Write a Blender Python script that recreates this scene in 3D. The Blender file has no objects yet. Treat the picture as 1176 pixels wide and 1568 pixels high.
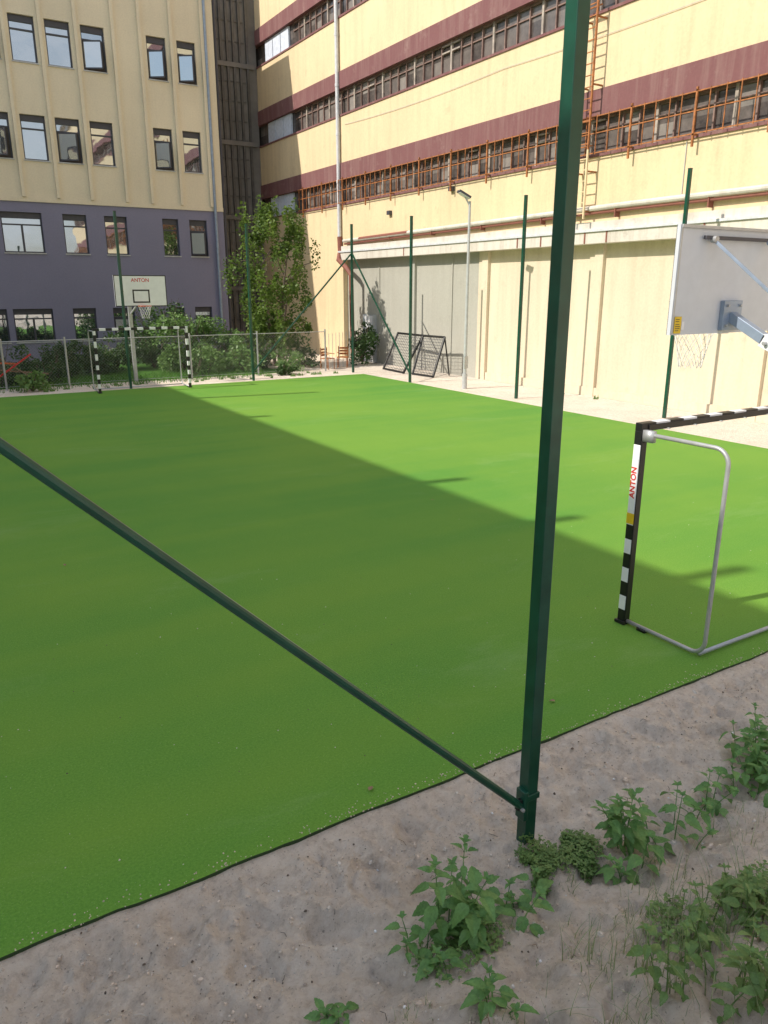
import bpy, math, random
from mathutils import Vector, Matrix, noise
random.seed(7)
rnd=random.random
def U(a,b): return a+(b-a)*rnd()
C=bpy.context.scene.collection

# ------------------------------------------------------------ materials
def newmat(name):
    m=bpy.data.materials.new(name); m.use_nodes=True
    nt=m.node_tree; b=nt.nodes['Principled BSDF']
    return m,nt,b
def N(nt,t,**k):
    n=nt.nodes.new(t)
    for a,v in k.items(): setattr(n,a,v)
    return n
def ramp(nt,fac,stops):
    r=N(nt,'ShaderNodeValToRGB'); e=r.color_ramp.elements
    while len(e)<len(stops): e.new(0.5)
    for i,(p,c) in enumerate(stops):
        e[i].position=p; e[i].color=(c[0],c[1],c[2],1)
    nt.links.new(fac,r.inputs[0]); return r.outputs[0]
def nz(nt,vec,scale,detail=4,rough=0.55,dist=0):
    n=N(nt,'ShaderNodeTexNoise'); n.inputs['Scale'].default_value=scale
    n.inputs['Detail'].default_value=detail; n.inputs['Roughness'].default_value=rough
    n.inputs['Distortion'].default_value=dist
    nt.links.new(vec,n.inputs['Vector']); return n.outputs['Fac']
def mixc(nt,fac,a,b,mode='MIX'):
    m=N(nt,'ShaderNodeMix',data_type='RGBA',blend_type=mode)
    for s,v in ((m.inputs[0],fac),(m.inputs[6],a),(m.inputs[7],b)):
        if hasattr(v,'links') or hasattr(v,'is_linked'): nt.links.new(v,s)
        elif isinstance(v,(int,float)): s.default_value=v
        else: s.default_value=(v[0],v[1],v[2],1)
    return m.outputs[2]
def pos(nt,scale=(1,1,1)):
    g=N(nt,'ShaderNodeNewGeometry'); m=N(nt,'ShaderNodeMapping')
    m.inputs['Scale'].default_value=scale
    nt.links.new(g.outputs['Position'],m.inputs[0]); return m.outputs[0]
def bump(nt,b,h,strength=0.3,dist=0.02):
    n=N(nt,'ShaderNodeBump'); n.inputs['Strength'].default_value=strength
    n.inputs['Distance'].default_value=dist
    nt.links.new(h,n.inputs['Height']); nt.links.new(n.outputs[0],b.inputs['Normal'])
def paint(name,col,rough=0.5,metal=0,var=0.15,scale=6,bmp=0.0):
    m,nt,b=newmat(name); v=pos(nt)
    f=nz(nt,v,scale,5)
    c=ramp(nt,f,[(0.3,[x*(1-var) for x in col]),(0.7,[min(1,x*(1+var*0.6)) for x in col])])
    nt.links.new(c,b.inputs['Base Color']); b.inputs['Roughness'].default_value=rough
    b.inputs['Metallic'].default_value=metal
    if bmp: bump(nt,b,nz(nt,v,scale*12,3),bmp,0.01)
    return m
def plaster(name,col,dirt,amount=0.5,streak=True,rough=0.9):
    m,nt,b=newmat(name)
    big=nz(nt,pos(nt,(1,1,1)),0.35,6,0.6)
    st=nz(nt,pos(nt,(2.2,2.2,0.18)),1.6,6,0.65)
    fine=nz(nt,pos(nt),14,5,0.6)
    c=ramp(nt,big,[(0.3,[x*0.86 for x in col]),(0.7,col)])
    f=ramp(nt,st,[(0.46,(0,0,0)),(0.74,(amount,)*3)])
    c=mixc(nt,f,c,dirt)
    spots=ramp(nt,nz(nt,pos(nt),1.7,8,0.7),[(0.58,(0,0,0)),(0.68,(amount*0.8,)*3)])
    c=mixc(nt,spots,c,dirt)
    c=mixc(nt,0.18,c,ramp(nt,fine,[(0.3,[x*0.6 for x in col]),(0.7,[min(1,x*1.15) for x in col])]))
    nt.links.new(c,b.inputs['Base Color']); b.inputs['Roughness'].default_value=rough
    bump(nt,b,fine,0.25,0.015)
    return m
def glass(name,tint=(0.02,0.025,0.03),refl=0.5):
    m,nt,b=newmat(name)
    b.inputs['Base Color'].default_value=(*tint,1); b.inputs['Roughness'].default_value=0.3
    g=N(nt,'ShaderNodeBsdfGlossy'); g.inputs['Roughness'].default_value=0.02
    g.inputs['Color'].default_value=(0.78,0.87,0.97,1)
    v=pos(nt); bm=N(nt,'ShaderNodeBump'); bm.inputs['Strength'].default_value=0.08; bm.inputs['Distance'].default_value=0.06
    nt.links.new(nz(nt,v,0.9,2),bm.inputs['Height']); nt.links.new(bm.outputs[0],g.inputs['Normal'])
    mx=N(nt,'ShaderNodeMixShader'); mx.inputs[0].default_value=refl
    nt.links.new(b.outputs[0],mx.inputs[1]); nt.links.new(g.outputs[0],mx.inputs[2])
    nt.links.new(mx.outputs[0],nt.nodes['Material Output'].inputs[0]); return m
def leafmat(name,dark,light,scale=1.5,trans=0.35):
    m,nt,b=newmat(name)
    f=nz(nt,pos(nt),scale,3); f2=nz(nt,pos(nt),scale*9,2)
    c=ramp(nt,f,[(0.35,dark),(0.65,light)])
    c=mixc(nt,0.35,c,ramp(nt,f2,[(0.3,dark),(0.7,[min(1,x*1.3) for x in light])]))
    nt.links.new(c,b.inputs['Base Color']); b.inputs['Roughness'].default_value=0.5
    t=N(nt,'ShaderNodeBsdfTranslucent'); nt.links.new(c,t.inputs[0])
    mx=N(nt,'ShaderNodeMixShader'); mx.inputs[0].default_value=trans
    nt.links.new(b.outputs[0],mx.inputs[1]); nt.links.new(t.outputs[0],mx.inputs[2])
    nt.links.new(mx.outputs[0],nt.nodes['Material Output'].inputs[0]); return m

# turf
M_turf,nt,b=newmat('artificial_turf')
v=pos(nt)
c=ramp(nt,nz(nt,v,0.16,5,0.6),[(0.36,(0.080,0.262,0.034)),(0.64,(0.165,0.330,0.038))])
c=mixc(nt,0.34,c,ramp(nt,nz(nt,v,60,5,0.75),[(0.36,(0.040,0.140,0.016)),(0.64,(0.20,0.42,0.07))]))
pat=ramp(nt,nz(nt,pos(nt,(0.45,1,1)),0.7,8,0.72,0.5),[(0.56,(0,0,0)),(0.78,(0.40,)*3)])
c=mixc(nt,pat,c,(0.27,0.40,0.17))
wv=ramp(nt,nz(nt,pos(nt,(0.06,1.1,1)),1.0,2,0.5),[(0.4,(0,0,0)),(0.62,(0.28,)*3)])
c=mixc(nt,wv,c,(0.19,0.335,0.038))
grain=ramp(nt,nz(nt,v,150,2,0.5),[(0.68,(0,0,0)),(0.73,(0.55,)*3)])
c=mixc(nt,grain,c,(0.38,0.50,0.25))
nt.links.new(c,b.inputs['Base Color']); b.inputs['Roughness'].default_value=0.85
b.inputs['Specular IOR Level'].default_value=0.25
bump(nt,b,nz(nt,v,80,4,0.7),0.5,0.01)

# sandy soil
M_sand,nt,b=newmat('sandy_soil')
v=pos(nt)
c=ramp(nt,nz(nt,v,1.1,8,0.7),[(0.32,(0.66,0.555,0.455)),(0.5,(0.78,0.68,0.575)),(0.72,(0.88,0.80,0.70))])
c=mixc(nt,0.42,c,ramp(nt,nz(nt,v,13,9,0.82),[(0.36,(0.34,0.27,0.21)),(0.48,(0.76,0.66,0.56)),(0.62,(0.93,0.86,0.77))]))
dk=ramp(nt,nz(nt,v,3.1,9,0.8,0.9),[(0.56,(0,0,0)),(0.68,(0.55,)*3)])
c=mixc(nt,dk,c,(0.42,0.335,0.265))
sp=ramp(nt,nz(nt,v,55,3,0.6),[(0.64,(0,0,0)),(0.68,(0.6,)*3)])
c=mixc(nt,sp,c,(0.24,0.19,0.15))
nt.links.new(c,b.inputs['Base Color']); b.inputs['Roughness'].default_value=0.95
bump(nt,b,nz(nt,v,12,9,0.8),0.9,0.06)

M_cream=plaster('yellow_plaster',(0.80,0.635,0.40),(0.48,0.35,0.22),0.4)
M_lower=plaster('pale_plaster',(0.74,0.64,0.49),(0.48,0.38,0.27),0.42)
M_shadewall=plaster('grey_shade_wall',(0.44,0.43,0.38),(0.30,0.28,0.24),0.35)  # grey base colour stands in for shade on part of the lower wall
M_whiteledge=plaster('white_ledge',(0.70,0.66,0.59),(0.36,0.28,0.22),0.6)
M_maroon=plaster('maroon_band',(0.21,0.09,0.092),(0.40,0.29,0.25),0.4)
M_lcream=plaster('beige_facade',(0.80,0.71,0.54),(0.55,0.46,0.34),0.12)
M_purple=plaster('violet_facade',(0.25,0.245,0.35),(0.2,0.2,0.28),0.15)
M_frame=paint('dark_frame',(0.06,0.06,0.075),0.5)
M_glass=glass('window_glass')
M_tower=paint('tower_cladding',(0.18,0.165,0.15),0.6,0,0.3,1.2)
M_tower2=paint('tower_glassbrick',(0.095,0.09,0.085),0.35,0,0.35,4)
M_pipeW=paint('white_pipe',(0.62,0.63,0.66),0.5)
M_rust=paint('rusty_orange',(0.40,0.15,0.05),0.8,0,0.5,9)
M_brownpipe=paint('brown_pipe',(0.25,0.09,0.065),0.6)
M_panel=paint('pale_blue_panel',(0.66,0.72,0.84),0.6)
M_green=paint('dark_green_powdercoat',(0.008,0.068,0.042),0.28,0,0.25,7)
M_galv=paint('galvanised_steel',(0.46,0.47,0.48),0.42,0.4,0.12,12)
M_grayp=paint('lamp_grey',(0.48,0.49,0.5),0.5)
M_white=paint('white_paint',(0.82,0.83,0.86),0.45,0,0.05)
M_black=paint('black_paint',(0.012,0.012,0.013),0.4)
M_edge=paint('turf_backing',(0.03,0.06,0.02),0.9)
M_yellow=paint('yellow_label',(0.80,0.55,0.02),0.5)
M_red=paint('red_print',(0.6,0.02,0.02),0.5,0,0.05)
M_board=paint('grey_board_back',(0.62,0.65,0.70),0.45,0,0.05)
M_bluegrey=paint('blue_grey_steel',(0.30,0.37,0.48),0.4,0.3)
M_net=paint('net_cord',(0.75,0.75,0.75),0.8)
M_orange=paint('orange_rim',(0.6,0.12,0.03),0.5)
M_wood=paint('wood',(0.26,0.17,0.10),0.8,0,0.3)
M_bark=paint('bark',(0.14,0.11,0.085),0.9,0,0.4,8,0.4)
M_stone=paint('pebbles',(0.62,0.57,0.51),0.85,0,0.4,40)
M_clod=paint('soil_clods',(0.64,0.54,0.45),0.95,0,0.4,25,0.5)
M_grassg=leafmat('lawn',(0.05,0.15,0.02),(0.12,0.29,0.035),2)
M_tree=leafmat('tree_leaves',(0.05,0.10,0.025),(0.19,0.29,0.05),0.9,0.45)
M_bush=leafmat('bush_leaves',(0.025,0.065,0.018),(0.08,0.15,0.04),1.1,0.3)
M_weed=leafmat('weed_leaves',(0.08,0.20,0.052),(0.19,0.37,0.11),9,0.3)
M_weed2=leafmat('herb_leaves',(0.10,0.19,0.05),(0.20,0.33,0.10),12,0.3)
M_blade=leafmat('grass_blades',(0.15,0.21,0.09),(0.38,0.42,0.24),8,0.3)
M_pane,nt,b=newmat('old_window_panes')
g=N(nt,'ShaderNodeNewGeometry'); sx=N(nt,'ShaderNodeSeparateXYZ'); nt.links.new(g.outputs['Position'],sx.inputs[0])
sn=N(nt,'ShaderNodeMath',operation='SNAP'); sn.inputs[1].default_value=0.6; nt.links.new(sx.outputs[1],sn.inputs[0])
s2=N(nt,'ShaderNodeMath',operation='SNAP'); s2.inputs[1].default_value=3.8; nt.links.new(sx.outputs[2],s2.inputs[0])
cb=N(nt,'ShaderNodeCombineXYZ'); nt.links.new(sn.outputs[0],cb.inputs[0]); nt.links.new(s2.outputs[0],cb.inputs[1])
wn=N(nt,'ShaderNodeTexWhiteNoise',noise_dimensions='3D'); nt.links.new(cb.outputs[0],wn.inputs[0])
c=ramp(nt,wn.outputs[0],[(0.0,(0.045,0.04,0.04)),(0.5,(0.11,0.095,0.09)),(0.85,(0.21,0.185,0.17)),(1.0,(0.38,0.35,0.32))])
c=mixc(nt,0.35,c,ramp(nt,nz(nt,pos(nt),3,5,0.7),[(0.35,(0.03,0.025,0.025)),(0.7,(0.24,0.20,0.18))]))
nt.links.new(c,b.inputs['Base Color']); b.inputs['Roughness'].default_value=0.15

# ------------------------------------------------------------ mesh builder
class MB:
    def __init__(s): s.v=[];s.f=[];s.m=[];s.mats=[]
    def mi(s,mat):
        if mat not in s.mats: s.mats.append(mat)
        return s.mats.index(mat)
    def quad(s,pts,mat):
        i=len(s.v); s.v+= [tuple(p) for p in pts]; s.f.append(tuple(range(i,i+len(pts)))); s.m.append(s.mi(mat))
    def box(s,x0,y0,z0,x1,y1,z1,mat):
        i=len(s.v); s.v+=[(x0,y0,z0),(x1,y0,z0),(x1,y1,z0),(x0,y1,z0),(x0,y0,z1),(x1,y0,z1),(x1,y1,z1),(x0,y1,z1)]
        k=s.mi(mat)
        for f in ((0,3,2,1),(4,5,6,7),(0,1,5,4),(1,2,6,5),(2,3,7,6),(3,0,4,7)):
            s.f.append(tuple(i+a for a in f)); s.m.append(k)
    def beam(s,p,q,w,h,mat,up=(0,0,1)):
        p=Vector(p);q=Vector(q);d=(q-p).normalized();u=Vector(up)
        if abs(d.dot(u))>0.98:u=Vector((0,1,0))
        r=d.cross(u).normalized();u=r.cross(d).normalized()
        i=len(s.v);k=s.mi(mat)
        for c in (p,q):
            for a,b2 in ((-1,-1),(1,-1),(1,1),(-1,1)):
                s.v.append(tuple(c+r*a*w/2+u*b2*h/2))
        for f in ((0,1,2,3),(7,6,5,4),(0,4,5,1),(1,5,6,2),(2,6,7,3),(3,7,4,0)):
            s.f.append(tuple(i+a for a in f)); s.m.append(k)
    def tube(s,pts,r,mat,n=10,r2=None,caps=True):
        pts=[Vector(p) for p in pts]; L=len(pts); k=s.mi(mat); i0=len(s.v)
        d0=(pts[1]-pts[0]).normalized()
        u=Vector((0,0,1)) if abs(d0.z)<0.9 else Vector((1,0,0))
        for j,p in enumerate(pts):
            if j==0:d=d0
            elif j==L-1:d=(pts[-1]-pts[-2]).normalized()
            else:d=((pts[j+1]-p).normalized()+(p-pts[j-1]).normalized()).normalized()
            a=(u-d*u.dot(d)).normalized();u=a;b_=d.cross(a)
            rr=r if r2 is None else r+(r2-r)*j/(L-1)
            for t in range(n):
                an=2*math.pi*t/n; s.v.append(tuple(p+(a*math.cos(an)+b_*math.sin(an))*rr))
        for j in range(L-1):
            for t in range(n):
                s.f.append((i0+j*n+t,i0+j*n+(t+1)%n,i0+(j+1)*n+(t+1)%n,i0+(j+1)*n+t)); s.m.append(k)
        if caps:
            s.f.append(tuple(i0+t for t in range(n))[::-1]); s.m.append(k)
            s.f.append(tuple(i0+(L-1)*n+t for t in range(n))); s.m.append(k)
    def leaf(s,p,d,up,L,W,mat,seg=4,droop=0.25,fold=0.25):
        p=Vector(p);d=Vector(d).normalized();up=Vector(up)
        r=d.cross(up)
        if r.length<1e-3:r=Vector((1,0,0))
        r.normalize();u=r.cross(d).normalized()
        if seg==4: prof=[(0,.06),(.1,.62),(.16,.78),(.24,.86),(.3,1.0),(.4,.88),(.47,.95),(.56,.72),(.64,.76),(.74,.46),(.82,.42),(1,0)]
        else: prof=[(0,.05),(.5,1.0),(1,0)]
        i=len(s.v);k=s.mi(mat);n=len(prof)
        for t,w in prof:
            c=p+d*L*t-u*droop*L*t*t
            ww=w*W/2
            s.v+= [tuple(c-r*ww+u*fold*ww),tuple(c),tuple(c+r*ww+u*fold*ww)]
        for j in range(n-1):
            a=i+j*3
            s.f+=[(a,a+1,a+4,a+3),(a+1,a+2,a+5,a+4)];s.m+=[k,k]
    def finish(s,name,parent=None,smooth=False,bevel=0):
        me=bpy.data.meshes.new(name); me.from_pydata(s.v,[],s.f)
        for m in s.mats: me.materials.append(m)
        me.polygons.foreach_set('material_index',s.m)
        if smooth: me.polygons.foreach_set('use_smooth',[True]*len(s.f))
        me.update(); o=bpy.data.objects.new(name,me); C.objects.link(o)
        if parent:o.parent=parent
        if bevel:
            bv=o.modifiers.new('bevel','BEVEL'); bv.width=bevel; bv.segments=2; bv.limit_method='ANGLE'
        return o
def empty(name,loc=(0,0,0)):
    e=bpy.data.objects.new(name,None); C.objects.link(e); e.empty_display_size=0.3; return e
def arc(c,a,b,r,t0,t1,n=7):
    c=Vector(c);a=Vector(a);b=Vector(b)
    return [c+a*r*math.cos(t0+(t1-t0)*i/n)+b*r*math.sin(t0+(t1-t0)*i/n) for i in range(n+1)]

# ------------------------------------------------------------ ground
def gh(x,y):
    s=2.65-y+0.12*math.sin(x*1.3)
    if s<=0: return 0
    h=0.55*s*s/(s+0.35)
    return min(h,1.75)
def gz(x,y):
    z=gh(x,y)
    if y<3.66:
        k=min(1,(3.66-y)/0.22)
        z+=k*(0.045*noise.fractal(Vector((x*1.3,y*1.3,0)),0.9,2.0,4)+0.038*noise.fractal(Vector((x*6,y*6,3)),0.55,2.0,6))
        rg=noise.noise(Vector((x*4.2,y*4.2,9)))
        if rg>.12: z-=k*min(.05,(rg-.12)*.28)   # old footprints, scuffs
    return z
xs=[-400,-150,-60,-25,-12,-6]+[-3+0.026*i for i in range(int(12/0.026))]+[9.05+0.4*i for i in range(25)]+[22,40,90,200,400]
ys=[-400,-150,-60,-25,-10,-5,-3,-2]+[-1+0.026*i for i in range(int(4.65/0.026))]+[3.66,3.8,6,12,20,26,28,30,35,45,70,150,400]
mb=MB(); k=mb.mi(M_sand); nx=len(xs)
for y in ys:
    for x in xs:
        z=gz(x,y)
        if 3.7<y<26.7 and -12<x<15.3: z=0
        mb.v.append((x,y,z-0.004))
for j in range(len(ys)-1):
    for i in range(nx-1):
        a=j*nx+i; mb.f.append((a,a+1,a+1+nx,a+nx)); mb.m.append(k)
mb.finish('sandy_ground',smooth=True)

mb=MB()
ex=[-9+0.1*i for i in range(244)]
pts_n=[(x,3.64+0.02*noise.noise(Vector((x*1.7,0,0)))+.01*noise.noise(Vector((x*9,5,0))),0.016) for x in ex]
pts_f=[(x,26.65,0.016) for x in ex]
for i in range(len(ex)-1):
    mb.quad([pts_n[i],pts_n[i+1],pts_f[i+1],pts_f[i]],M_turf)
    a,b_=pts_n[i],pts_n[i+1]
    mb.quad([(a[0],a[1],-0.05),(b_[0],b_[1],-0.05),b_,a],M_edge)
mb.quad([(ex[-1],3.64,-0.05),(ex[-1],26.65,-0.05),(ex[-1],26.65,0.016),(ex[-1],3.64,0.016)],M_edge)
mb.finish('artificial_turf_field')

mb=MB()
mb.quad([(-4,28.9,0.01),(13,28.9,0.01),(13,39.4,0.01),(-4,39.4,0.01)],M_grassg)
for i in range(5000):
    x,y=U(-1,12),U(27.8,31)
    if y<28.6 and rnd()<.6: continue
    h=U(0.08,0.2); a=U(0,6.3)
    mb.quad([(x,y,0),(x+0.03*math.cos(a),y+0.03*math.sin(a),0),(x+U(-.05,.05),y+U(-.05,.05),h)],M_grassg)
mb.finish('garden_lawn')

# pebbles and debris
mb=MB()
def pebble(x,y,r,mat,z=None):
    z=gz(x,y) if z is None else z; n=6;k=mb.mi(mat);i=len(mb.v);a0=U(0,6)
    sx_,sy_=U(.7,1.2),U(.7,1.2)
    for q in range(n):
        a=a0+q*6.283/n; rr=r*U(.8,1.15); mb.v.append((x+rr*math.cos(a)*sx_,y+rr*math.sin(a)*sy_,z-r*.2))
    for q in range(n):
        a=a0+q*6.283/n+.3; rr=r*U(.45,.75); mb.v.append((x+rr*math.cos(a)*sx_,y+rr*math.sin(a)*sy_,z+r*U(.3,.6)))
    for q in range(n):
        mb.f.append((i+q,i+(q+1)%n,i+n+(q+1)%n,i+n+q));mb.m.append(k)
    mb.f.append(tuple(i+n+q for q in range(n)));mb.m.append(k)
for i in range(8000):
    x=U(-.5,8);y=U(.6,3.62)
    cl_=noise.noise(Vector((x*2,y*2,1)))
    if cl_<-.1 and rnd()<.7: continue
    r=rnd(); pebble(x,y,0.003+0.010*rnd()**3,M_clod if r<.78 else (M_stone if r<.93 else (M_white if r<.95 else M_bark)))
for i in range(110):
    pebble(U(0,7),U(1.5,3.6),U(.010,.024),M_clod if rnd()<.75 else M_stone)
for (cx_,cy_) in ((.55,3.25),(1.7,3.35),(1.0,2.9),(3.9,3.3),(4.9,3.2),(2.35,3.1),(.2,3.0),(5.6,3.3)):
    for i in range(45):
        pebble(cx_+random.gauss(0,.14),min(3.6,cy_+random.gauss(0,.08)),U(.003,.009),random.choice((M_bark,M_clod,M_stone,M_clod)))
mb.finish('pebbles_on_ground')
mb=MB()
for i in range(60):
    x=U(0,7);y=U(1.6,3.55);a=U(0,3.14);l=U(.02,.07);z=gz(x,y)+.008
    mb.tube([(x,y,z),(x+l*.5*math.cos(a),y+l*.5*math.sin(a),z+.008),(x+l*math.cos(a+.3),y+l*math.sin(a+.3),gz(x+l*math.cos(a),y+l*math.sin(a))+.006)],.0018,random.choice((M_wood,M_bark,M_stone)),4)
mb.finish('twigs')
mb=MB()
for i in range(260):
    x=U(-2,14); y=3.66+abs(random.gauss(0,1))*2.2
    if y<20: pebble(x,y,U(.003,.007),M_stone if rnd()<.6 else M_bark,.017)
for i in range(500):
    x=U(-.5,8); pebble(x,3.64+abs(random.gauss(0,1))*.05,U(.003,.008),M_clod,.016)
for (x,y) in ((2.9,3.75),(2.2,3.8),(4.1,4.0),(6.8,9.6),(1.2,9.5)): mb.leaf((x,y,.03),(U(-1,1),U(-1,1),.2),(0,0,1),.05,.035,M_wood,4,.3,.3)
mb.finish('litter_on_turf')

# ------------------------------------------------------------ right factory building
fb=empty('factory_building')
X=18.1; Y0=-30; Y1=45; TP=21.8
bands=[(5.2,7.1),(8.85,10.85),(12.6,14.75),(16.5,18.55),(20.3,TP)]
wins=[(7.1,8.15),(10.85,11.9),(14.75,15.8),(18.55,19.6)]
mar=[(8.15,8.85),(11.9,12.6),(15.8,16.5),(19.6,20.3)]
mb=MB()
for a,b_ in bands: mb.box(X,Y0,a,X+.5,Y1,b_,M_cream)
for a,b_ in wins: mb.box(X+.22,Y0,a,X+.5,Y1,b_,M_pane)
mb.box(X+.5,Y0,0,X+14,Y1,TP,M_cream)
mb.finish('facade_wall',fb)
mb=MB()
for a,b_ in mar: mb.box(X-.05,Y0,a,X+.5,Y1-.01,b_,M_maroon)
for a,b_ in wins: mb.box(X-.04,Y0,a-.06,X+.2,Y1-.02,a+.015,M_maroon)
mb.finish('maroon_bands',fb)
M_mull=paint('window_mullion',(0.24,0.155,0.13),0.7,0,0.4,5)
M_mull2=paint('window_mullion_pale',(0.40,0.34,0.29),0.7,0,0.4,5)
mb=MB()
for r,(a,b_) in enumerate(wins):
    y=Y0;i=0
    while y<38.3:
        w=.09 if i%4==0 else .045
        mb.box(X+.14,y-w/2,a,X+.23,y+w/2,b_,M_mull if i%4 else M_mull2)
        if rnd()<.12:
            mb.box(X+.12,y+.06,a+.7,X+.2,y+.54,a+.75,M_mull2); mb.box(X+.12,y+.06,b_-.12,X+.2,y+.54,b_-.08,M_mull2)
        y+=.6;i+=1
    mb.box(X+.15,Y0,a,X+.225,38.5,a+.09,M_mull)
    mb.box(X+.15,Y0,b_-.07,X+.225,38.5,b_,M_mull)
    mb.box(X+.17,Y0,a+.68,X+.224,38.5,a+.72,M_mull)
    for kx in range(3):
        mb.box(X+.1,38.95+kx*1.0,a+.05,X+.2,39.88+kx*1.0,b_-.02,M_panel)
mb.finish('windows',fb)
mb=MB()
y=Y0
a=7.1;i=0
while y<37.8:
    big=(i%5==0); j_=U(-.03,.03)
    if big:
        mb.box(X-.22,y-.025,a-.3+j_,X-.17,y+.025,8.2,M_rust)
        mb.box(X-.22,y-.02,a-.02,X-.001,y+.02,a+.02,M_rust)
        mb.box(X-.22,y-.02,8.1,X-.051,y+.02,8.14,M_rust)
    else:
        mb.box(X-.205,y-.011+j_,a-.02,X-.18,y+.011+j_,8.14,M_rust)
    y+=.42;i+=1
for z in (a+.02,a+.55,8.1): mb.box(X-.2,Y0,z-.014,X-.178,37.8,z+.014,M_rust)
mb.finish('window_grilles',fb)
mb=MB()
mb.box(X+.25,Y0,-.3,X+.499,22.95,4.6,M_lower)
mb.box(X+.24,22.95,-.3,X+.498,33.4,4.6,M_shadewall)  # shaded stretch, its shade put into the grey colour
mb.box(X,33.4,-.3,X+.497,Y1,5.2,M_cream)
for y in (-5,.5,6.1,11.7,17.3,22.8,27.6): 
    mb.box(X+.13,y-.17,-.3,X+.3,y+.17,4.598,M_lower if y<23 else M_shadewall)
    if y<23: mb.box(X+.19,y+.17,-.3,X+.3,y+.42,4.597,M_lower)
for y in (24.9,30.4): mb.box(X+.2,y-.03,-.3,X+.3,y+.03,4.59,M_shadewall)
mb.box(X+.15,Y0,0,X+.3,22.6,.28,M_lower)
mb.finish('lower_wall',fb)
mb=MB()
mb.box(X-.22,Y0,4.6,X+.499,33.4,4.98,M_whiteledge)
mb.box(X-.12,Y0,4.98,X+.02,33.38,5.22,M_whiteledge)
mb.box(X-.27,Y0,4.93,X-.1,33.42,5.0,M_pipeW)
for i in range(14):
    y=U(-5,33); mb.box(X-.235,y,4.61,X-.219,y+.05,4.92,M_brownpipe)
mb.finish('ledge',fb)
mb=MB()
mb.tube([(X-.17,Y0,5.66),(X-.17,16,5.61),(X-.17,33,5.44)],.075,M_whiteledge,10)
mb.tube([(X-.12,Y0,5.53),(X-.12,16,5.48),(X-.12,33,5.31)],.045,M_brownpipe,10)
mb.tube([(X-.17,27.5,5.50),(X-.17,31.5,5.46)],.078,M_brownpipe,10)
for i in range(20): mb.box(X-.2,Y0+3.1*i,5.3,X,Y0+3.1*i+.04,5.55,M_brownpipe)
mb.finish('heating_pipe',fb,smooth=False)
mb=MB()
mb.tube([(X-.12,33.5,TP),(X-.12,33.5,5.6)],.085,M_pipeW,12)
mb.tube([(X-.12,33.5,5.65),(X-.12,33.45,5.0),(X-.35,33.2,4.6),(X-.4,32.3,4.2),(X-.35,32,3.9),(X-.3,32,0)],.11,M_brownpipe,12)
for z in (8,10,12,14,16,18): mb.tube([(X-.12,33.5,z),(X-.12,33.5,z+.12)],.1,M_pipeW,12)
mb.finish('downpipe',fb,smooth=False)
mb=MB()
def sag(p,q,s,n=14): 
    p=Vector(p);q=Vector(q); return [p.lerp(q,i/n)-Vector((0,0,s*4*(i/n)*(1-i/n))) for i in range(n+1)]
mb.tube(sag((X-.03,33,10.4),(X-.03,22,10.3),.12),.008,M_grayp,5)
mb.tube(sag((X-.03,22,10.3),(X-.03,8,10.4),.15),.008,M_grayp,5)
mb.tube([(X-.02,19.0,10.8),(X-.02,19.0,5.4)],.012,M_grayp,5)
mb.tube([(X-.02,14.4,7),(X-.02,14.4,5.4)],.012,M_grayp,5)
for y,z in ((24.6,6.8),(29,6.3)):
    mb.box(X-.14,y,z,X,y+.22,z+.16,M_frame)
mb.finish('cables',fb)
mb=MB()
for (z0,z1,m_) in ((5.3,7.2,M_cream),(7.2,14,M_rust)):
    for y in (17.55,18.1): mb.box(X-.42,y-.025,z0,X-.37,y+.025,z1,m_)
    z=z0+.15
    while z<z1: mb.box(X-.41,17.55,z,X-.385,18.1,z+.025,m_); z+=.3
for z in (5.5,6.6,8.9,10.6,12.6):
    for y in (17.55,18.1): mb.box(X-.4,y-.02,z,X,y+.02,z+.04,M_rust)
for y in (18.75,): mb.box(X-.3,y-.03,7,X-.24,y+.03,14,M_rust)
for z in (7.3,8.0,10.9): mb.box(X-.3,17.5,z,X-.26,18.8,z+.03,M_rust)
mb.finish('wall_ladder',fb)
mb=MB()
mb.box(X+.1,30.75,0,X+.25,31.6,2.1,M_white); mb.box(X+.06,30.7,0,X+.26,30.75,2.15,M_grayp); mb.box(X+.06,31.6,0,X+.26,31.65,2.15,M_grayp)
mb.box(X+.08,30.84,1.0,X+.11,30.9,1.1,M_black)
mb.finish('door',fb)
mb=MB(); mb.box(X-.2,Y0,TP,X+14,Y1,TP+.25,M_tower); mb.finish('roof',fb)

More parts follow.
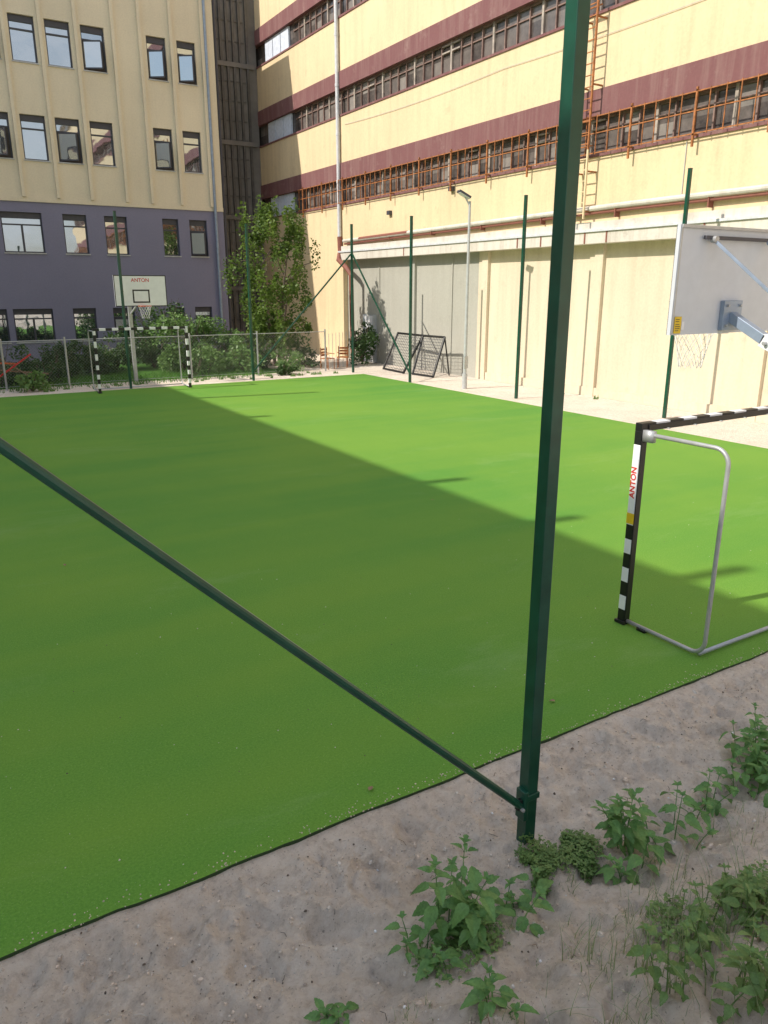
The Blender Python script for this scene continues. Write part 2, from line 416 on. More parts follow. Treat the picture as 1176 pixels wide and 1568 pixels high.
# ------------------------------------------------------------ left office building
ob=empty('office_building'); YL=39.5; XR=14.5; XL=-26; RT=17.3
cols=[(3.98,5.0),(5.45,6.48),(6.89,7.92),(8.37,9.38),(11.25,12.15),(12.67,13.56)]
cols2=[(2.2,3.9),(4.15,5.86),(6.75,7.8),(8.6,9.65),(11.35,12.15),(12.7,13.6)]
ext=[(-26+1.46*i+.3,-26+1.46*i+1.3) for i in range(19)]
rows=[(16.4,16.9,cols+ext),(12.7,14.5,cols+ext),(8.8,10.64,cols+ext),(4.87,6.6,cols2),(.9,2.4,cols2)]
mats=lambda z: M_purple if z<7.07 else M_lcream
wall=MB(); glz=MB(); fr=MB()
def wallband(z0,z1,ops,mat):
    xs_=sorted(set([XL,XR]+[o[0] for o in ops]+[o[1] for o in ops]))
    zs_=sorted(set([z0,z1]+[o[2] for o in ops]+[o[3] for o in ops]))
    for i in range(len(xs_)-1):
        for j in range(len(zs_)-1):
            cx_=(xs_[i]+xs_[i+1])/2; cz=(zs_[j]+zs_[j+1])/2
            if any(o[0]<cx_<o[1] and o[2]<cz<o[3] for o in ops): continue
            wall.quad([(xs_[i],YL,zs_[j]),(xs_[i+1],YL,zs_[j]),(xs_[i+1],YL,zs_[j+1]),(xs_[i],YL,zs_[j+1])],mat)
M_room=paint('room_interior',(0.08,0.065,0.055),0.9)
def window(x0,x1,z0,z1,kind):
    d=.22; w=.06
    for q in ([(x0,YL,z0),(x0,YL,z1),(x0,YL+d,z1),(x0,YL+d,z0)],[(x1,YL,z0),(x1,YL+d,z0),(x1,YL+d,z1),(x1,YL,z1)],
              [(x0,YL,z1),(x1,YL,z1),(x1,YL+d,z1),(x0,YL+d,z1)]): wall.quad(q,M_lcream if z0>7 else M_purple)
    fr.box(x0-.03,YL-.05,z0-.05,x1+.03,YL+d,z0,M_grayp)
    tilt=U(-.008,.008)
    zt=z1-.32*(z1-z0)
    glz.quad([(x0,YL+d-.03+tilt,z0),(x1,YL+d-.03-tilt,z0),(x1,YL+d-.03-tilt,z1),(x0,YL+d-.03+tilt,z1)],M_glass)
    y0,y1=YL+d-.09,YL+d-.02
    fr.box(x0,y0,z0,x0+w,y1,z1,M_frame); fr.box(x1-w,y0,z0,x1,y1,z1,M_frame)
    fr.box(x0+w,y0,z0,x1-w,y1,z0+w,M_frame); fr.box(x0+w,y0,z1-w,x1-w,y1,z1,M_frame)
    fr.box(x0+w,y0,zt,x1-w,y1,zt+w,M_frame)
    fr.box(x0+w,y0-.015,z1-.26,x1-w,y1-.01,z1-w,M_frame)
    if x1-x0>1.4: fr.box((x0+x1)/2-.04,y0,z0+w,(x0+x1)/2+.04,y1,zt,M_frame)
    elif rnd()<.3:
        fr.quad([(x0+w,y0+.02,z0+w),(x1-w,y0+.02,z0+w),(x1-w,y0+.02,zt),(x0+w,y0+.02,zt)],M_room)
        a_=Vector((x0+.08,y0-.02,0)); b2=Vector((x1-.25,y0-.42,0))
        for zz in (z0+.1,zt-.04): fr.beam(a_+Vector((0,0,zz)),b2+Vector((0,0,zz)),.04,.06,M_frame)
        fr.beam(b2+Vector((0,0,z0+.1)),b2+Vector((0,0,zt-.04)),.05,.05,M_frame)
        glz.quad([a_+Vector((0,0,z0+.1)),b2+Vector((0,0,z0+.1)),b2+Vector((0,0,zt-.04)),a_+Vector((0,0,zt-.04))],M_glass)
zb=[(0,3.6),(3.6,7.07),(7.07,11.6),(11.6,15.5),(15.5,RT)]
for (za,zb_,cs) in rows:
    for b0,b1 in zb:
        if b0<=za<b1:
            ops=[(c_[0],c_[1],za,zb_) for c_ in cs if c_[1]<XR and not(c_ in ext and c_[1]>1.8)]
            wallband(b0,b1,ops,mats(za))
            for o_ in ops: window(*o_,0)
wall.quad([(XR,YL,0),(XR,YL+14,0),(XR,YL+14,RT),(XR,YL,RT)],M_lcream)
wall.quad([(XL,YL,0),(XL,YL,RT),(XL,YL+14,RT),(XL,YL+14,0)],M_lcream)
wall.quad([(XL,YL+14,0),(XL,YL+14,RT),(XR,YL+14,RT),(XR,YL+14,0)],M_lcream)
wall.finish('facade',ob); glz.finish('glazing',ob); fr.finish('window_frames',ob)
mb=MB(); mb.box(XL-.1,YL-.12,RT,XR+.1,YL+14,RT+.25,M_frame); mb.finish('roof',ob)
mb=MB()
fx=[-24+1.46*i for i in range(18)]+[3.75,5.22,6.68,8.15,9.75,10.95,12.4,13.9]
for x in fx:
    mb.box(x-.07,YL-.14,7.25,x+.07,YL-.001,RT,M_lcream)
mb.box(XL,YL-.06,7.05,XR,YL-.001,7.24,M_lcream)
mb.finish('facade_fins',ob)
mb=MB()
mb.tube([(14.05,YL-.15,RT),(14.05,YL-.15,0)],.07,M_bluegrey,10)
mb.tube([(14.62,YL+.1,RT),(14.62,YL+.1,0)],.06,M_frame,10)
mb.finish('downpipe',ob)

tw=empty('stair_tower')
mb=MB(); YT=42.9
mb.box(14.5,YT,0,18.098,YT+5,21,M_tower)
for x in (14.75,15.4,15.75,16.1,16.45,16.8,17.15,17.55): mb.box(x-.06,YT-.14,0,x+.06,YT-.001,21,M_tower2)
z=.6
while z<21: mb.box(14.9,YT-.06,z,17.4,YT-.0015,z+.05,M_tower2); z+=.95
for z in (3.2,7.0,10.8,14.6,18.4): mb.box(14.6,YT-.17,z,17.9,YT-.001,z+.22,M_tower)
mb.finish('tower_walls',tw)

# building on the left, beyond the photo edge, that shades the court
sb=empty('neighbouring_building')
M_nb=plaster('white_render',(0.80,0.79,0.77),(0.6,0.58,0.54),0.2)
mb=MB()
tan_e=math.tan(math.radians(41)); 
SH=(7.4+10)/.985*tan_e
mb.box(-24,0.5,-.2,-10,39,SH,M_nb)
mb.finish('walls',sb)
mb=MB()
for y in range(3,38,4):
    for z in (1.2,4.6,8,11.4): 
        mb.box(-10.02,y,z,-9.98,y+1.5,z+1.7,M_frame); mb.box(-10,y+.08,z+.08,-9.97,y+1.42,z+1.62,M_glass)
mb.finish('windows',sb)
mb=MB()
for y,h in ((8.3,.95),(10.9,.8),(13.7,.8),(22.0,.6)):  # unseen stubs and mast, added to cast shadow marks on the turf
    mb.box(-10.3,y-.1,SH,-10.1,y+.1,SH+h,M_tower)
mb.box(-10.4,26.2,SH,-10.22,26.38,SH+3.6,M_tower)
mb.finish('roof_shadow_casters',sb)

# ------------------------------------------------------------ fence posts
def post(x,y,h,base=0,w=.08,det=False):
    mb=MB(); z0=gz(x,y)-.15
    mb.box(x-w/2,y-w/2,z0,x+w/2,y+w/2,h,M_green)
    mb.box(x-w/2-.004,y-w/2-.004,h,x+w/2+.004,y+w/2+.004,h+.015,M_black)
    z=1.2
    while z<h: 
        mb.box(x+w/2,y-.012,z,x+w/2+.012,y+.012,z+.03,M_black)
        z+=1.0
    return mb
for n_,(x,y,h) in enumerate([(6.2,26.9,5.7),(10.7,26.9,5.5),(15.4,23.4,5.7),(15.9,18.1,5.9),(16.8,13.2,6.1),(17.0,8.2,6.0)]):
    post(x,y,h).finish('green_fence_post',bevel=.004)
mb=post(15.3,27.5,5.7)
mb.beam((15.3,27.45,4.6),(15.4,23.45,.35),.05,.05,M_green); mb.beam((15.25,27.5,4.6),(10.75,26.95,.35),.05,.05,M_green)
mb.finish('braced_corner_fence_post',bevel=.004)
mb=post(2.8,2.9,6.0)
mb.tube([(2.745,2.88,.28),(-2.35,2.88,5.3)],.024,M_green,12)
mb.box(2.73,2.85,.2,2.76,2.93,.4,M_green); mb.beam((2.757,2.88,.30),(2.70,2.88,.32),.03,.07,M_black)
mb.tube([(2.72,2.84,.29),(2.72,2.95,.29)],.012,M_galv,8)
mb.box(2.75,2.85,.33,2.85,2.95,.37,M_green)
mb.finish('green_fence_post',bevel=.004)
post(-2.4,2.9,6.0).finish('green_fence_post',bevel=.004)

# ------------------------------------------------------------ goals
def goal(x0,x1,y,side,name,detail=False):
    e=empty(name); H_=2.0; w=.08; z0=.021; s=side
    mb=MB()
    for xc in (x0,x1):
        z=z0;i=0
        while z<H_-.001:
            hgt=.15 if z<1.05 else .2
            z2=min(H_,z+hgt)
            m_=M_black if i%2==0 else M_white
            if detail:
                if 1.18<z<1.75: m_=M_white
                if z>1.75: m_=M_black
            mb.box(xc-w/2,y-w/2,z,xc+w/2,y+w/2,z2-.0,m_)
            z=z2;i+=1
        if detail and xc==x0:
            mb.box(xc-w/2-.003,y-w/2-.003,1.08,xc+w/2+.003,y+w/2+.003,1.19,M_yellow)
        ya,yb=sorted((y+s*w/2,y+s*(w/2+.012)))
        mb.box(xc-w/2+.004,ya,z0+.03,xc+w/2-.004,yb,H_-.1,M_black)
        mb.box(xc-w/2-.02,y-w/2-.02,z0-.003,xc+w/2+.02,y+w/2+.02,z0+.03,M_black)
    mb.finish('posts',e,bevel=.004)
    mb=MB(); x=x0-w/2;i=0
    while x<x1+w/2-.001:
        x2=min(x1+w/2,x+.2); mb.box(x,y-w/2,H_,x2,y+w/2,H_+w,M_black if i%2==0 else M_white); x=x2;i+=1
    ya,yb=sorted((y+s*w/2,y+s*(w/2+.012)))
    mb.box(x0+.05,ya,H_+.005,x1-.05,yb,H_+w-.018,M_black)
    mb.finish('crossbar',e,bevel=.004)
    mb=MB(); D=.95; r=.02; br=.14
    for xc in (x0,x1):
        ya=y+s*w/2; yb=y+s*D; zt=H_-.02; zb_=z0+.03
        pts=[Vector((xc,ya,zt))]
        pts+=arc((xc,yb-s*br,zt-br),(0,0,1),(0,s,0),br,0,math.pi/2)
        yb2=yb
        pts+=arc((xc,yb2-s*br,zb_+br),(0,s,0),(0,0,-1),br,0,math.pi/2)
        pts+=[Vector((xc,ya,zb_))]
        mb.tube(pts,r,M_galv,12)
        mb.box(xc-.03,y+s*.25-.05,z0-.004,xc+.03,y+s*.25+.05,z0+.03,M_black)
    mb.tube([(x0,y+s*(D-.05),z0+.03),(x1,y+s*(D-.05),z0+.03)],r,M_galv,12)
    for q in range(7):
        xx=x0+.3+q*(x1-x0-.6)/6
        mb.tube([(xx,y+s*w/2,H_+.01),(xx,y+s*(w/2+.05),H_+.01)],.006,M_galv,6)
    for xc in (x0,x1): mb.box(xc-.025,y+min(s*w/2,s*(w/2+.12)),H_-.09,xc+.025,y+max(s*w/2,s*(w/2+.12)),H_+.02,M_galv)
    mb.finish('back_frame',e,smooth=True)
    return e
g1=goal(5.8,8.8,4.8,-1,'handball_goal',True)
goal(5.0,8.0,26.0,1,'handball_goal')
def text(body,size,loc,rot,mat,parent,name):
    cu=bpy.data.curves.new(name,'FONT'); cu.body=body; cu.size=size; cu.align_x='CENTER'; cu.align_y='CENTER'; cu.extrude=.001
    cu.offset=.002
    o=bpy.data.objects.new(name+'_tmp',cu); C.objects.link(o)
    bpy.context.view_layer.update()
    me=bpy.data.meshes.new_from_object(o.evaluated_get(bpy.context.evaluated_depsgraph_get()))
    bpy.data.objects.remove(o)
    o=bpy.data.objects.new(name,me); C.objects.link(o); me.materials.clear(); me.materials.append(mat)
    o.location=loc; o.parent=parent
    if isinstance(rot,Matrix): o.rotation_euler=rot.to_euler()
    else: o.rotation_euler=rot
mb=MB(); mb.box(5.757,4.764,1.20,5.7595,4.836,1.74,M_white); mb.finish('label_plate',g1)
R_=Matrix(((0,0,-1),(0,1,0),(1,0,0)))
text('ANTON',.085,(5.755,4.8,1.50),R_,M_red,g1,'label_print')

# ------------------------------------------------------------ basketball hoops
def hoop(xc,yb,zb_,facing,name):
    e=empty(name); f=facing; W=.9;Hh=1.05
    mb=MB()
    ya,yb_=(yb-.02,yb+.02)
    mb.box(xc-W,ya,zb_,xc+W,yb_,zb_+Hh,M_board)
    yf=yb+f*.0205; 
    def strip(x0,z0,x1,z1,m_,o=.002): 
        y0,y1=sorted((yf,yf+f*o)); mb.box(x0,y0,z0,x1,y1,z1,m_)
    strip(xc-W,zb_,xc+W,zb_+Hh,M_white)
    t=.03;o=.004
    for (a,b_,c_,d_) in ((-W,0,W,t),(-W,Hh-t,W,Hh),(-W,t,-W+t,Hh-t),(W-t,t,W,Hh-t),
                         (-.295,.12,.295,.17),(-.295,.52,.295,.57),(-.295,.17,-.245,.52),(.245,.17,.295,.52)):
        strip(xc+a,zb_+b_,xc+c_,zb_+d_,M_black,o)
    mb.finish('backboard',e)
    text('ANTON',.17,(xc,yf+f*.006,zb_+.88),(math.radians(90),0,0 if f<0 else math.pi),M_red,e,'board_print')
    mb=MB(); rz=zb_+.02; rc=(xc,yb+f*.38,rz)
    mb.tube([(rc[0]+.225*math.cos(a*math.pi/12),rc[1]+.225*math.sin(a*math.pi/12),rz) for a in range(25)],.009,M_white if f>0 else M_orange,8)
    mb.box(xc-.08,min(yb,yb+f*.16),rz-.03,xc+.08,max(yb,yb+f*.16),rz+.01,M_white if f>0 else M_orange)
    mb.finish('rim',e,smooth=False)
    mb=MB()
    L=5
    for a in range(12):
        for sgn in (1,-1):
            pts=[]
            for l in range(L+1):
                an=(a+sgn*l*.5)*math.pi/6; rr=.225-.105*(l/L)**.7
                pts.append((rc[0]+rr*math.cos(an),rc[1]+rr*math.sin(an),rz-.42*l/L))
            mb.tube(pts,.0035,M_net,4,caps=False)
    mb.finish('net',e)
    return e
h2=hoop(7.1,28.0,2.7,-1,'basketball_hoop')
mb=MB()
mb.box(6.82,28.85,0,6.94,28.97,3.2,M_galv)
mb.beam((6.88,28.9,3.1),(7.1,28.03,3.1),.08,.1,M_galv)
mb.beam((6.88,28.9,2.4),(7.1,28.03,2.95),.05,.05,M_galv)
mb.finish('support_pole',h2)
h1=hoop(7.42,5.18,2.85,1,'basketball_hoop')
mb=MB()
yb=5.158
mb.box(6.53,yb-.02,3.87,8.31,yb,3.9,M_galv)
mb.box(6.53,yb-.006,2.86,6.555,yb,3.87,M_galv)
mb.box(6.85,yb-.055,3.77,8.0,yb-.02,3.805,M_frame)
mb.beam((6.97,yb-.05,3.77),(7.42,3.5,2.35),.03,.03,M_bluegrey)
mb.beam((7.87,yb-.05,3.77),(7.46,3.5,2.35),.03,.03,M_bluegrey)
mb.tube([(6.97,yb-.09,3.77),(6.97,yb-.03,3.77)],.035,M_galv,10)
mb.box(7.27,yb-.05,2.88,7.57,yb,3.18,M_bluegrey)
mb.beam((7.42,yb-.04,3.02),(7.42,4.70,2.80),.10,.10,M_bluegrey)
mb.beam((7.42,4.72,2.80),(7.42,3.3,2.2),.10,.13,M_white)
for sx_ in (-.1,.1):
    for sz_ in (2.93,3.13): mb.tube([(7.42+sx_,yb-.075,sz_),(7.42+sx_,yb-.04,sz_)],.014,M_galv,6)
mb.tube([(7.33,4.66,2.77),(7.51,4.66,2.77)],.022,M_galv,8)
mb.box(7.35,3.2,0,7.5,3.35,2.6,M_galv)
mb.box(7.2,3.05,0,7.65,3.5,.04,M_galv)
mb.finish('support_arm',h1,bevel=.004)
mb=MB()
mb.box(6.56,yb-.012,2.865,6.66,yb-.008,3.03,M_yellow)
for z in (2.89,2.91,2.93,2.95,2.98,3.0): mb.box(6.57,yb-.0135,z,6.65-U(0,.03),yb-.0125,z+.006,M_black)
mb.box(6.67,yb-.01,2.9,6.71,yb-.006,2.98,M_white)
mb.finish('warning_sticker',h1)

# ------------------------------------------------------------ street lamp
mb=MB()
mb.tube([(16,20.9,0),(16,20.9,3),(16,20.9,6.0)],.065,M_grayp,14,r2=.04)
mb.tube([(16,20.9,0),(16,20.9,.5)],.09,M_grayp,14)
mb.box(15.93,20.83,.7,16.07,20.87,1.1,M_galv)
mb.beam((16,20.9,5.85),(15.85,20.95,6.12),.04,.04,M_grayp)
mb.beam((15.98,20.9,6.1),(15.62,21.02,6.3),.34,.06,M_frame)
mb.beam((15.96,20.9,6.07),(15.64,21.01,6.25),.28,.03,M_white)
mb.finish('street_lamp')

# ------------------------------------------------------------ small goal standing by the wall
mb=MB()
def netpanel(a,b_,c_,d,nx_,ny_):
    a,b_,c_,d=[Vector(q) for q in (a,b_,c_,d)]
    for p,q in ((a,b_),(b_,c_),(c_,d),(d,a)): mb.tube([p,q],.045,M_black,8)
    for i in range(1,nx_):
        t=i/nx_; mb.tube([a.lerp(b_,t),d.lerp(c_,t)],.008,M_frame,4)
    for i in range(1,ny_):
        t=i/ny_; mb.tube([a.lerp(d,t),b_.lerp(c_,t)],.008,M_frame,4)
netpanel((17.0,24.2,.03),(16.9,25.5,.03),(17.45,25.6,1.5),(17.55,24.25,1.5),14,14)
netpanel((16.8,26.0,.03),(17.0,27.9,.03),(17.6,27.7,1.5),(17.45,25.6,1.5),14,14)
mb.tube([(17.55,24.25,1.5),(17.8,24.25,.03)],.03,M_black,6)
mb.finish('small_football_goal')

# ------------------------------------------------------------ garden fence (chain link)
mb=MB(); yf=28.6; hf=1.6
for x in (-3,-.3,2.5,4.5,8.9,11.6,14.6): mb.tube([(x,yf,-.1),(x,yf,hf+.1)],.035,M_galv,8)
mb.tube([(-3,yf,hf),(14.6,yf,hf)],.015,M_galv,6); mb.tube([(-3,yf,.1),(14.6,yf,.1)],.006,M_galv,4)
s=.11;x=-3-hf
while x<14.6:
    for sg in (1,-1):
        xa,xb=(x,x+hf) if sg>0 else (x+hf,x)
        za,zb_=.05,hf
        def cl(xq): return max(-3,min(14.6,xq))
        ta=(cl(xa)-xa)/(xb-xa); tb=(cl(xb)-xa)/(xb-xa)
        if tb-ta>.02:
            pa=(cl(xa),yf+.003*sg,za+(zb_-za)*ta);pb=(cl(xb),yf+.003*sg,za+(zb_-za)*tb)
            mb.beam(pa,pb,.0022,.0022,M_galv,up=(0,1,0))
    x+=s
for i in range(12):
    mb.tube([(14.6+(X-.1-14.6)*i/12,yf+2.6*i/12,0),(14.6+(X-.1-14.6)*i/12,yf+2.6*i/12,1.5)],.012,M_galv,4)
mb.finish('chain_link_fence')

# ------------------------------------------------------------ foliage
def leafcloud(mb,clusters,size,mat,n):
    for _ in range(n):
        c_,r=random.choice(clusters)
        while True:
            p=Vector((U(-1,1),U(-1,1),U(-1,1)))
            if p.length<1:break
        p=p.normalized()*(p.length**.6)
        q=Vector((c_[0]+p.x*r[0],c_[1]+p.y*r[1],c_[2]+p.z*r[2]))
        if q.z<.03: continue
        d=Vector((U(-1,1),U(-1,1),U(-1,.5))).normalized(); s_=size*U(.6,1.4)
        up=Vector((U(-1,1),U(-1,1),U(0,1.5))).normalized()
        r_=d.cross(up).normalized()*s_*.35
        mb.quad([q,q+d*s_*.5+r_,q+d*s_,q+d*s_*.5-r_],mat)
mb=MB(); T=Vector((13.7,31.6,0))
def limb(p,q,r0,r1,mat=M_bark):
    mid=(Vector(p)+Vector(q))/2+Vector((U(-.15,.15),U(-.15,.15),U(0,.2)))
    mb.tube([p,mid,q],r0,mat,8,r2=r1)
top=[]
for k_ in range(4):
    a=k_*1.6+.3; b0=T+Vector((.12*math.cos(a),.12*math.sin(a),0))
    m1=T+Vector((.5*math.cos(a),.5*math.sin(a),1.8+.3*k_)); limb(b0,m1,.08,.055)
    m2=m1+Vector((.4*math.cos(a),.4*math.sin(a),2.1)); limb(m1,m2,.055,.03); top.append(m2)
    for j in range(5):
        a2=U(0,6.28); st=m1.lerp(m2,U(.1,1)); en=st+Vector((U(.5,1.1)*math.cos(a2),U(.5,1.1)*math.sin(a2),U(.3,1.2))); limb(st,en,.03,.01); top.append(en)
cl=[]
for i in range(130):
    a=U(0,6.28); zz=U(.9,6.5); rad=1.95*math.sqrt(max(.04,1-((zz-3.4)/3.3)**2))*U(.3,1.05)
    r=U(.1,.30)
    cl.append(((T.x+rad*math.cos(a),T.y+rad*math.sin(a),zz),(r,r,r*U(1.4,3.8))))
leafcloud(mb,cl,.13,M_tree,12500)
mb.finish('weeping_tree')
def bush(x,y,r,h,name='garden_bush',n=1500,mat=M_bush,size=.12):
    global mb
    mb=MB(); 
    for j in range(6):
        a=U(0,6.28); mb.tube([(x,y,0),(x+r*.4*math.cos(a),y+r*.4*math.sin(a),h*.5),(x+r*.7*math.cos(a),y+r*.7*math.sin(a),h*.85)],.025,M_bark,5,r2=.006)
    cl=[]
    for i in range(16):
        a=U(0,6.28);rr=r*math.sqrt(rnd())*.85; zz=U(.15,.9)*h*(1-.3*rr/r)
        cl.append(((x+rr*math.cos(a),y+rr*math.sin(a),zz),(r*U(.2,.4),r*U(.2,.4),h*U(.12,.22))))
    leafcloud(mb,cl,size,mat,n); mb.finish(name)
for (x,y,r,h) in ((2.5,30.2,1.1,1.7),(3.9,29.6,.8,1.2),(1.4,31,1.2,1.6),(9.6,31.8,1.3,2.8),(10.9,32.3,1.2,2.3),(8.8,33.5,1.0,1.9),(12.3,30.8,1.0,1.4),(11.5,30,.8,1.1),(13.4,29.8,.8,1.0),(7.2,33.5,1.2,1.6),(5.4,33,1.2,1.6),(10.1,30.2,.8,1.3),(14.6,30.6,.8,.9),(6.3,32.2,.9,1.2),(4.6,31.4,1.0,1.4),(9.3,29.4,.5,.9),(12.8,33,1.2,1.8),(11.6,31.4,1.0,1.8)):
    bush(x,y,r,h,n=int(1500*r*h/1.6),mat=M_bush if rnd()<.7 else M_weed2)
bush(17.3,30.2,.75,2.3,'wall_bush',1800)
bush(12.5,28.1,.5,.5,'low_bush',500); bush(3.2,28.0,.6,.7,'low_bush',500,M_weed2)
bush(9.5,34.8,1.7,3.4,'garden_bush',2400)
mb=MB()
for i in range(30):
    if rnd()<.12: x,y=U(17.6,18.2),U(8,24)
    else: x,y=U(3,15),U(27.2,28.3)
    r=U(.05,.15)
    for j in range(12):
        a=U(0,6.28); p=Vector((x+r*rnd()*math.cos(a),y+r*rnd()*math.sin(a),0)); q=p+Vector((U(-.08,.08),U(-.08,.08),U(.05,.15)))
        s_=Vector((.02,-.012,0)); mb.quad([p-s_,p+s_,q],M_weed2)
mb.finish('sparse_weeds')

def chair(x,y,rot,name):
    mb=MB()
    def R2(px,py,z): return (x+px*math.cos(rot)-py*math.sin(rot),y+px*math.sin(rot)+py*math.cos(rot),z)
    for a in (-.2,.2):
        mb.tube([R2(a,-.2,0),R2(a,-.2,.44)],.02,M_rust,6); mb.tube([R2(a,.2,0),R2(a,.2,.9)],.02,M_rust,6)
        mb.tube([R2(a,-.22,.64),R2(a,.2,.66)],.018,M_rust,6)
    mb.beam(R2(0,-.22,.45),R2(0,.22,.45),.46,.03,M_rust)
    for z in (.58,.7,.82): mb.beam(R2(-.2,.2,z),R2(.2,.2,z),.02,.08,M_rust)
    mb.finish(name)
chair(15.0,29.2,.4,'garden_chair'); chair(15.9,29.5,-.6,'garden_chair')
mb=MB()
for p,q,m_ in (((1.9,28.8,.15),(3.4,28.8,1.15),M_red),((2.2,28.85,1.2),(3.7,28.85,.1),M_wood),((2.0,28.9,.7),(3.9,28.85,.45),M_wood),((2.3,28.8,.9),(2.9,28.8,.85),M_orange)): mb.beam(p,q,.05,.05,m_)
mb.finish('wooden_sticks')

# ------------------------------------------------------------ foreground weeds
def weed(x,y,h,n,name,spread=.12,ls=.085,mat=M_weed,step=.055):
    mb=MB()
    for i in range(n):
        a=U(0,6.28); bx=x+spread*.5*rnd()*math.cos(a); by=y+spread*.5*rnd()*math.sin(a)
        hh=h*U(.45,1.0) if i else h
        lean=U(.1,.6) if i else .08
        z0=gz(bx,by)-.01
        pts=[]
        for j in range(5):
            t=j/4; pts.append(Vector((bx+math.cos(a)*lean*hh*t**1.3,by+math.sin(a)*lean*hh*t**1.3,z0+hh*t*(1-.15*lean*t))))
        mb.tube(pts,.004,mat,5,r2=.002)
        nodes=max(3,int(hh/step)); ph=U(0,3)
        for k_ in range(1,nodes+1):
            t=k_/nodes; f=t*4; j=min(3,int(f)); p=pts[j].lerp(pts[j+1],f-j)
            L=ls*U(.65,1.25)*(.55+.6*math.sin(math.pi*min(1,t*.85+.1)))*(1 if t<.9 else .7)
            an=ph+k_*math.pi/2
            for s_ in (0,math.pi):
                if rnd()<.1: continue
                an2=an+s_+U(-.4,.4); el=U(-.35,.35)+.5*(t>.85)
                d=Vector((math.cos(an2),math.sin(an2),el)); q=p+d.normalized()*L*.35
                mb.tube([p,q],.0016,mat,4,caps=False)
                mb.leaf(q,d,(U(-.35,.35),U(-.35,.35),1),L,L*U(.55,.72),mat,4,U(.15,.7),U(.1,.45))
        for s_ in range(4):
            an2=ph+s_*1.57; mb.leaf(pts[-1],(math.cos(an2),math.sin(an2),.9),(0,0,1),ls*.4,ls*.24,mat,4,.2,.25)
    mb.finish(name)
def herbpatch(x0,x1,y0,y1,n,name,hmax=.07,ls=.018,mat=M_weed2):
    mb=MB()
    cs=[(U(x0,x1),U(y0,y1),U(.05,.13)) for _ in range(10)]
    for i in range(n):
        cx_,cy_,r=random.choice(cs); a=U(0,6.28); rr=r*math.sqrt(rnd()); x=cx_+rr*math.cos(a); y=cy_+rr*math.sin(a)
        z=gz(x,y); h=U(.01,hmax)
        p=Vector((x+U(-.015,.015),y+U(-.015,.015),z+h)); mb.tube([(x,y,z-.005),p],.001,mat,3,caps=False)
        for k_ in range(3):
            an=U(0,6.28); mb.leaf(p,(math.cos(an),math.sin(an),U(-.1,.4)),(0,0,1),ls*U(.7,1.3),ls*.8,mat,2,.2,.1)
    mb.finish(name)
def tuft(mb,x,y,n,h,spread,mat=M_blade):
    for i in range(n):
        a=U(0,6.28); r=spread*math.sqrt(rnd()); bx=x+r*math.cos(a); by=y+r*math.sin(a); z=gz(bx,by)-.01
        a2=U(0,6.28); hh=h*U(.3,1.1); ln=U(.2,.9)*hh; w=U(.0015,.0038)
        px,py=-math.sin(a2)*w,math.cos(a2)*w
        k=mb.mi(mat);i0=len(mb.v);S=4
        for j in range(S+1):
            t=j/S; cx_=bx+math.cos(a2)*ln*t*t; cy_=by+math.sin(a2)*ln*t*t; cz=z+hh*(t-.25*t*t*(ln/hh)); ww=1-t*.95
            mb.v+= [(cx_-px*ww,cy_-py*ww,cz),(cx_+px*ww,cy_+py*ww,cz)]
        tip=Vector((cx_,cy_,cz))
        for j in range(S):
            q=i0+2*j; mb.f.append((q,q+1,q+3,q+2)); mb.m.append(k)
        if rnd()<.12 and h>.2:
            for e in range(10):
                p=tip+Vector((U(-.006,.006),U(-.006,.006),-e*.006)); d=Vector((U(-1,1),U(-1,1),1.2))
                mb.leaf(p,d,(0,0,1),.012,.004,mat,2,.1,.1)
weed(1.98,2.58,.52,5,'nettle_plant',.22,.105)
weed(2.15,2.42,.26,5,'nettle_plant',.35,.095)
weed(1.85,2.36,.2,5,'nettle_plant',.3,.095)
weed(1.75,2.55,.22,3,'nettle_plant',.2,.08)
weed(2.4,2.52,.2,3,'nettle_plant',.25,.08)
weed(3.3,2.55,.42,5,'nettle_plant',.35,.10)
weed(3.55,2.4,.32,6,'nettle_plant',.5,.095)
weed(3.1,2.38,.24,4,'nettle_plant',.3,.09)
weed(3.95,2.5,.28,4,'nettle_plant',.4,.08)
weed(4.6,2.55,.42,8,'nettle_plant',.5,.095)
weed(4.5,2.25,.38,8,'nettle_plant',.5,.09)
weed(4.85,2.7,.4,6,'nettle_plant',.4,.09)
weed(1.22,2.42,.06,4,'small_weed',.12,.07)
weed(1.72,1.88,.12,5,'small_weed',.15,.08)
herbpatch(2.6,3.15,2.5,2.78,1400,'clover_patch')
herbpatch(1.6,2.1,2.3,2.5,350,'clover_patch',.04)
herbpatch(2.7,3.3,1.5,1.9,500,'clover_patch',.12,.022)
mb=MB()
for (x,y,n,h,s_) in ((2.35,1.45,110,.32,.4),(2.75,1.6,150,.32,.45),(3.0,1.85,90,.30,.4),(2.1,1.65,35,.28,.3),(2.75,2.45,25,.12,.08),(3.2,2.3,20,.12,.08),(2.2,2.35,14,.12,.05),(1.45,2.1,20,.08,.1),(4.0,2.0,60,.25,.4),(1.6,1.75,30,.12,.15),(2.45,2.1,25,.12,.1),(2.5,1.85,40,.24,.3)):
    tuft(mb,x,y,n,h,s_)
mb.finish('wild_grass')
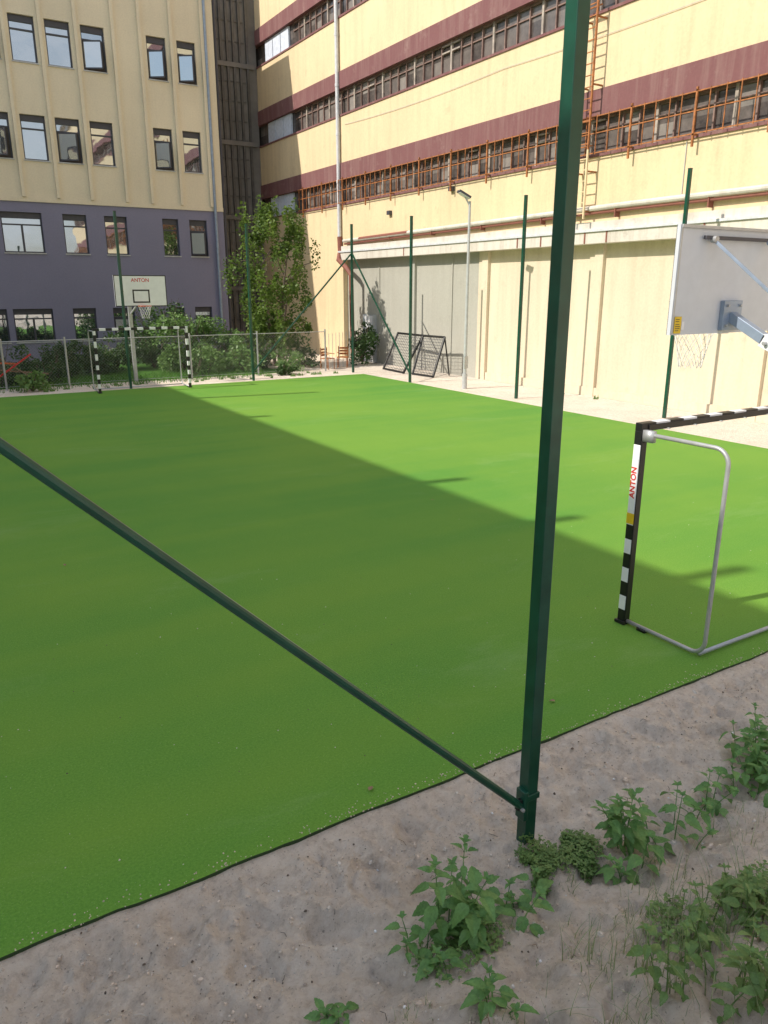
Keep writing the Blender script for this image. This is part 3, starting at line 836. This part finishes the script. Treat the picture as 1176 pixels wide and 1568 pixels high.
for (x,y,h) in ((2.25,1.35,.30),(2.55,1.35,.36),(2.55,1.6,.24),(2.8,1.75,.28),(2.95,1.5,.32),(2.7,1.25,.36),(2.35,1.2,.3),(3.1,1.7,.28)):
    weed(x,y,h,4,'herb_plant',.4,.062,M_weed2,.042)

# ------------------------------------------------------------ light, sky, camera
el=math.radians(41)
d=Vector((.985*math.cos(el),-.17*math.cos(el),-math.sin(el))).normalized()
L=bpy.data.lights.new('sun','SUN'); L.energy=4.9; L.angle=math.radians(.5); L.color=(1,.925,.81)
lo=bpy.data.objects.new('sun',L); C.objects.link(lo); lo.rotation_euler=d.to_track_quat('-Z','Y').to_euler(); lo.location=(-20,10,40)
w=bpy.data.worlds.new('World'); bpy.context.scene.world=w; w.use_nodes=True
nt=w.node_tree; sk=nt.nodes.new('ShaderNodeTexSky'); sk.sky_type='NISHITA'; sk.sun_disc=False
sk.sun_elevation=el; sk.sun_rotation=math.atan2(-.985,.17)
sk.air_density=1.6; sk.dust_density=1.2; sk.ozone_density=3.0
# bright cloud noise added over the blue sky to lift the fill light
tc=nt.nodes.new('ShaderNodeTexCoord'); mp=nt.nodes.new('ShaderNodeMapping'); mp.inputs['Scale'].default_value=(1,1,2.2)
nt.links.new(tc.outputs['Generated'],mp.inputs[0])
cf=ramp(nt,nz(nt,mp.outputs[0],2.6,7,0.6,0.3),[(0.40,(0,0,0)),(0.64,(0.8,)*3)])
cc=mixc(nt,cf,sk.outputs[0],(7.8,7.7,7.7))
nt.links.new(cc,nt.nodes['Background'].inputs[0]); nt.nodes['Background'].inputs[1].default_value=.15
cam=bpy.data.cameras.new('camera'); co=bpy.data.objects.new('camera',cam); C.objects.link(co)
cam.sensor_fit='VERTICAL'; cam.sensor_height=36; cam.sensor_width=27; cam.lens=36*1157/1568; cam.clip_end=2000; cam.clip_start=.05
co.location=(0,0,3.3); th=math.atan(342/1157)
co.rotation_euler=(math.radians(90)-th,0,-math.radians(31.4))
bpy.context.scene.camera=co
vs=bpy.context.scene.view_settings
vs.view_transform='Standard'; vs.look='None'; vs.exposure=0
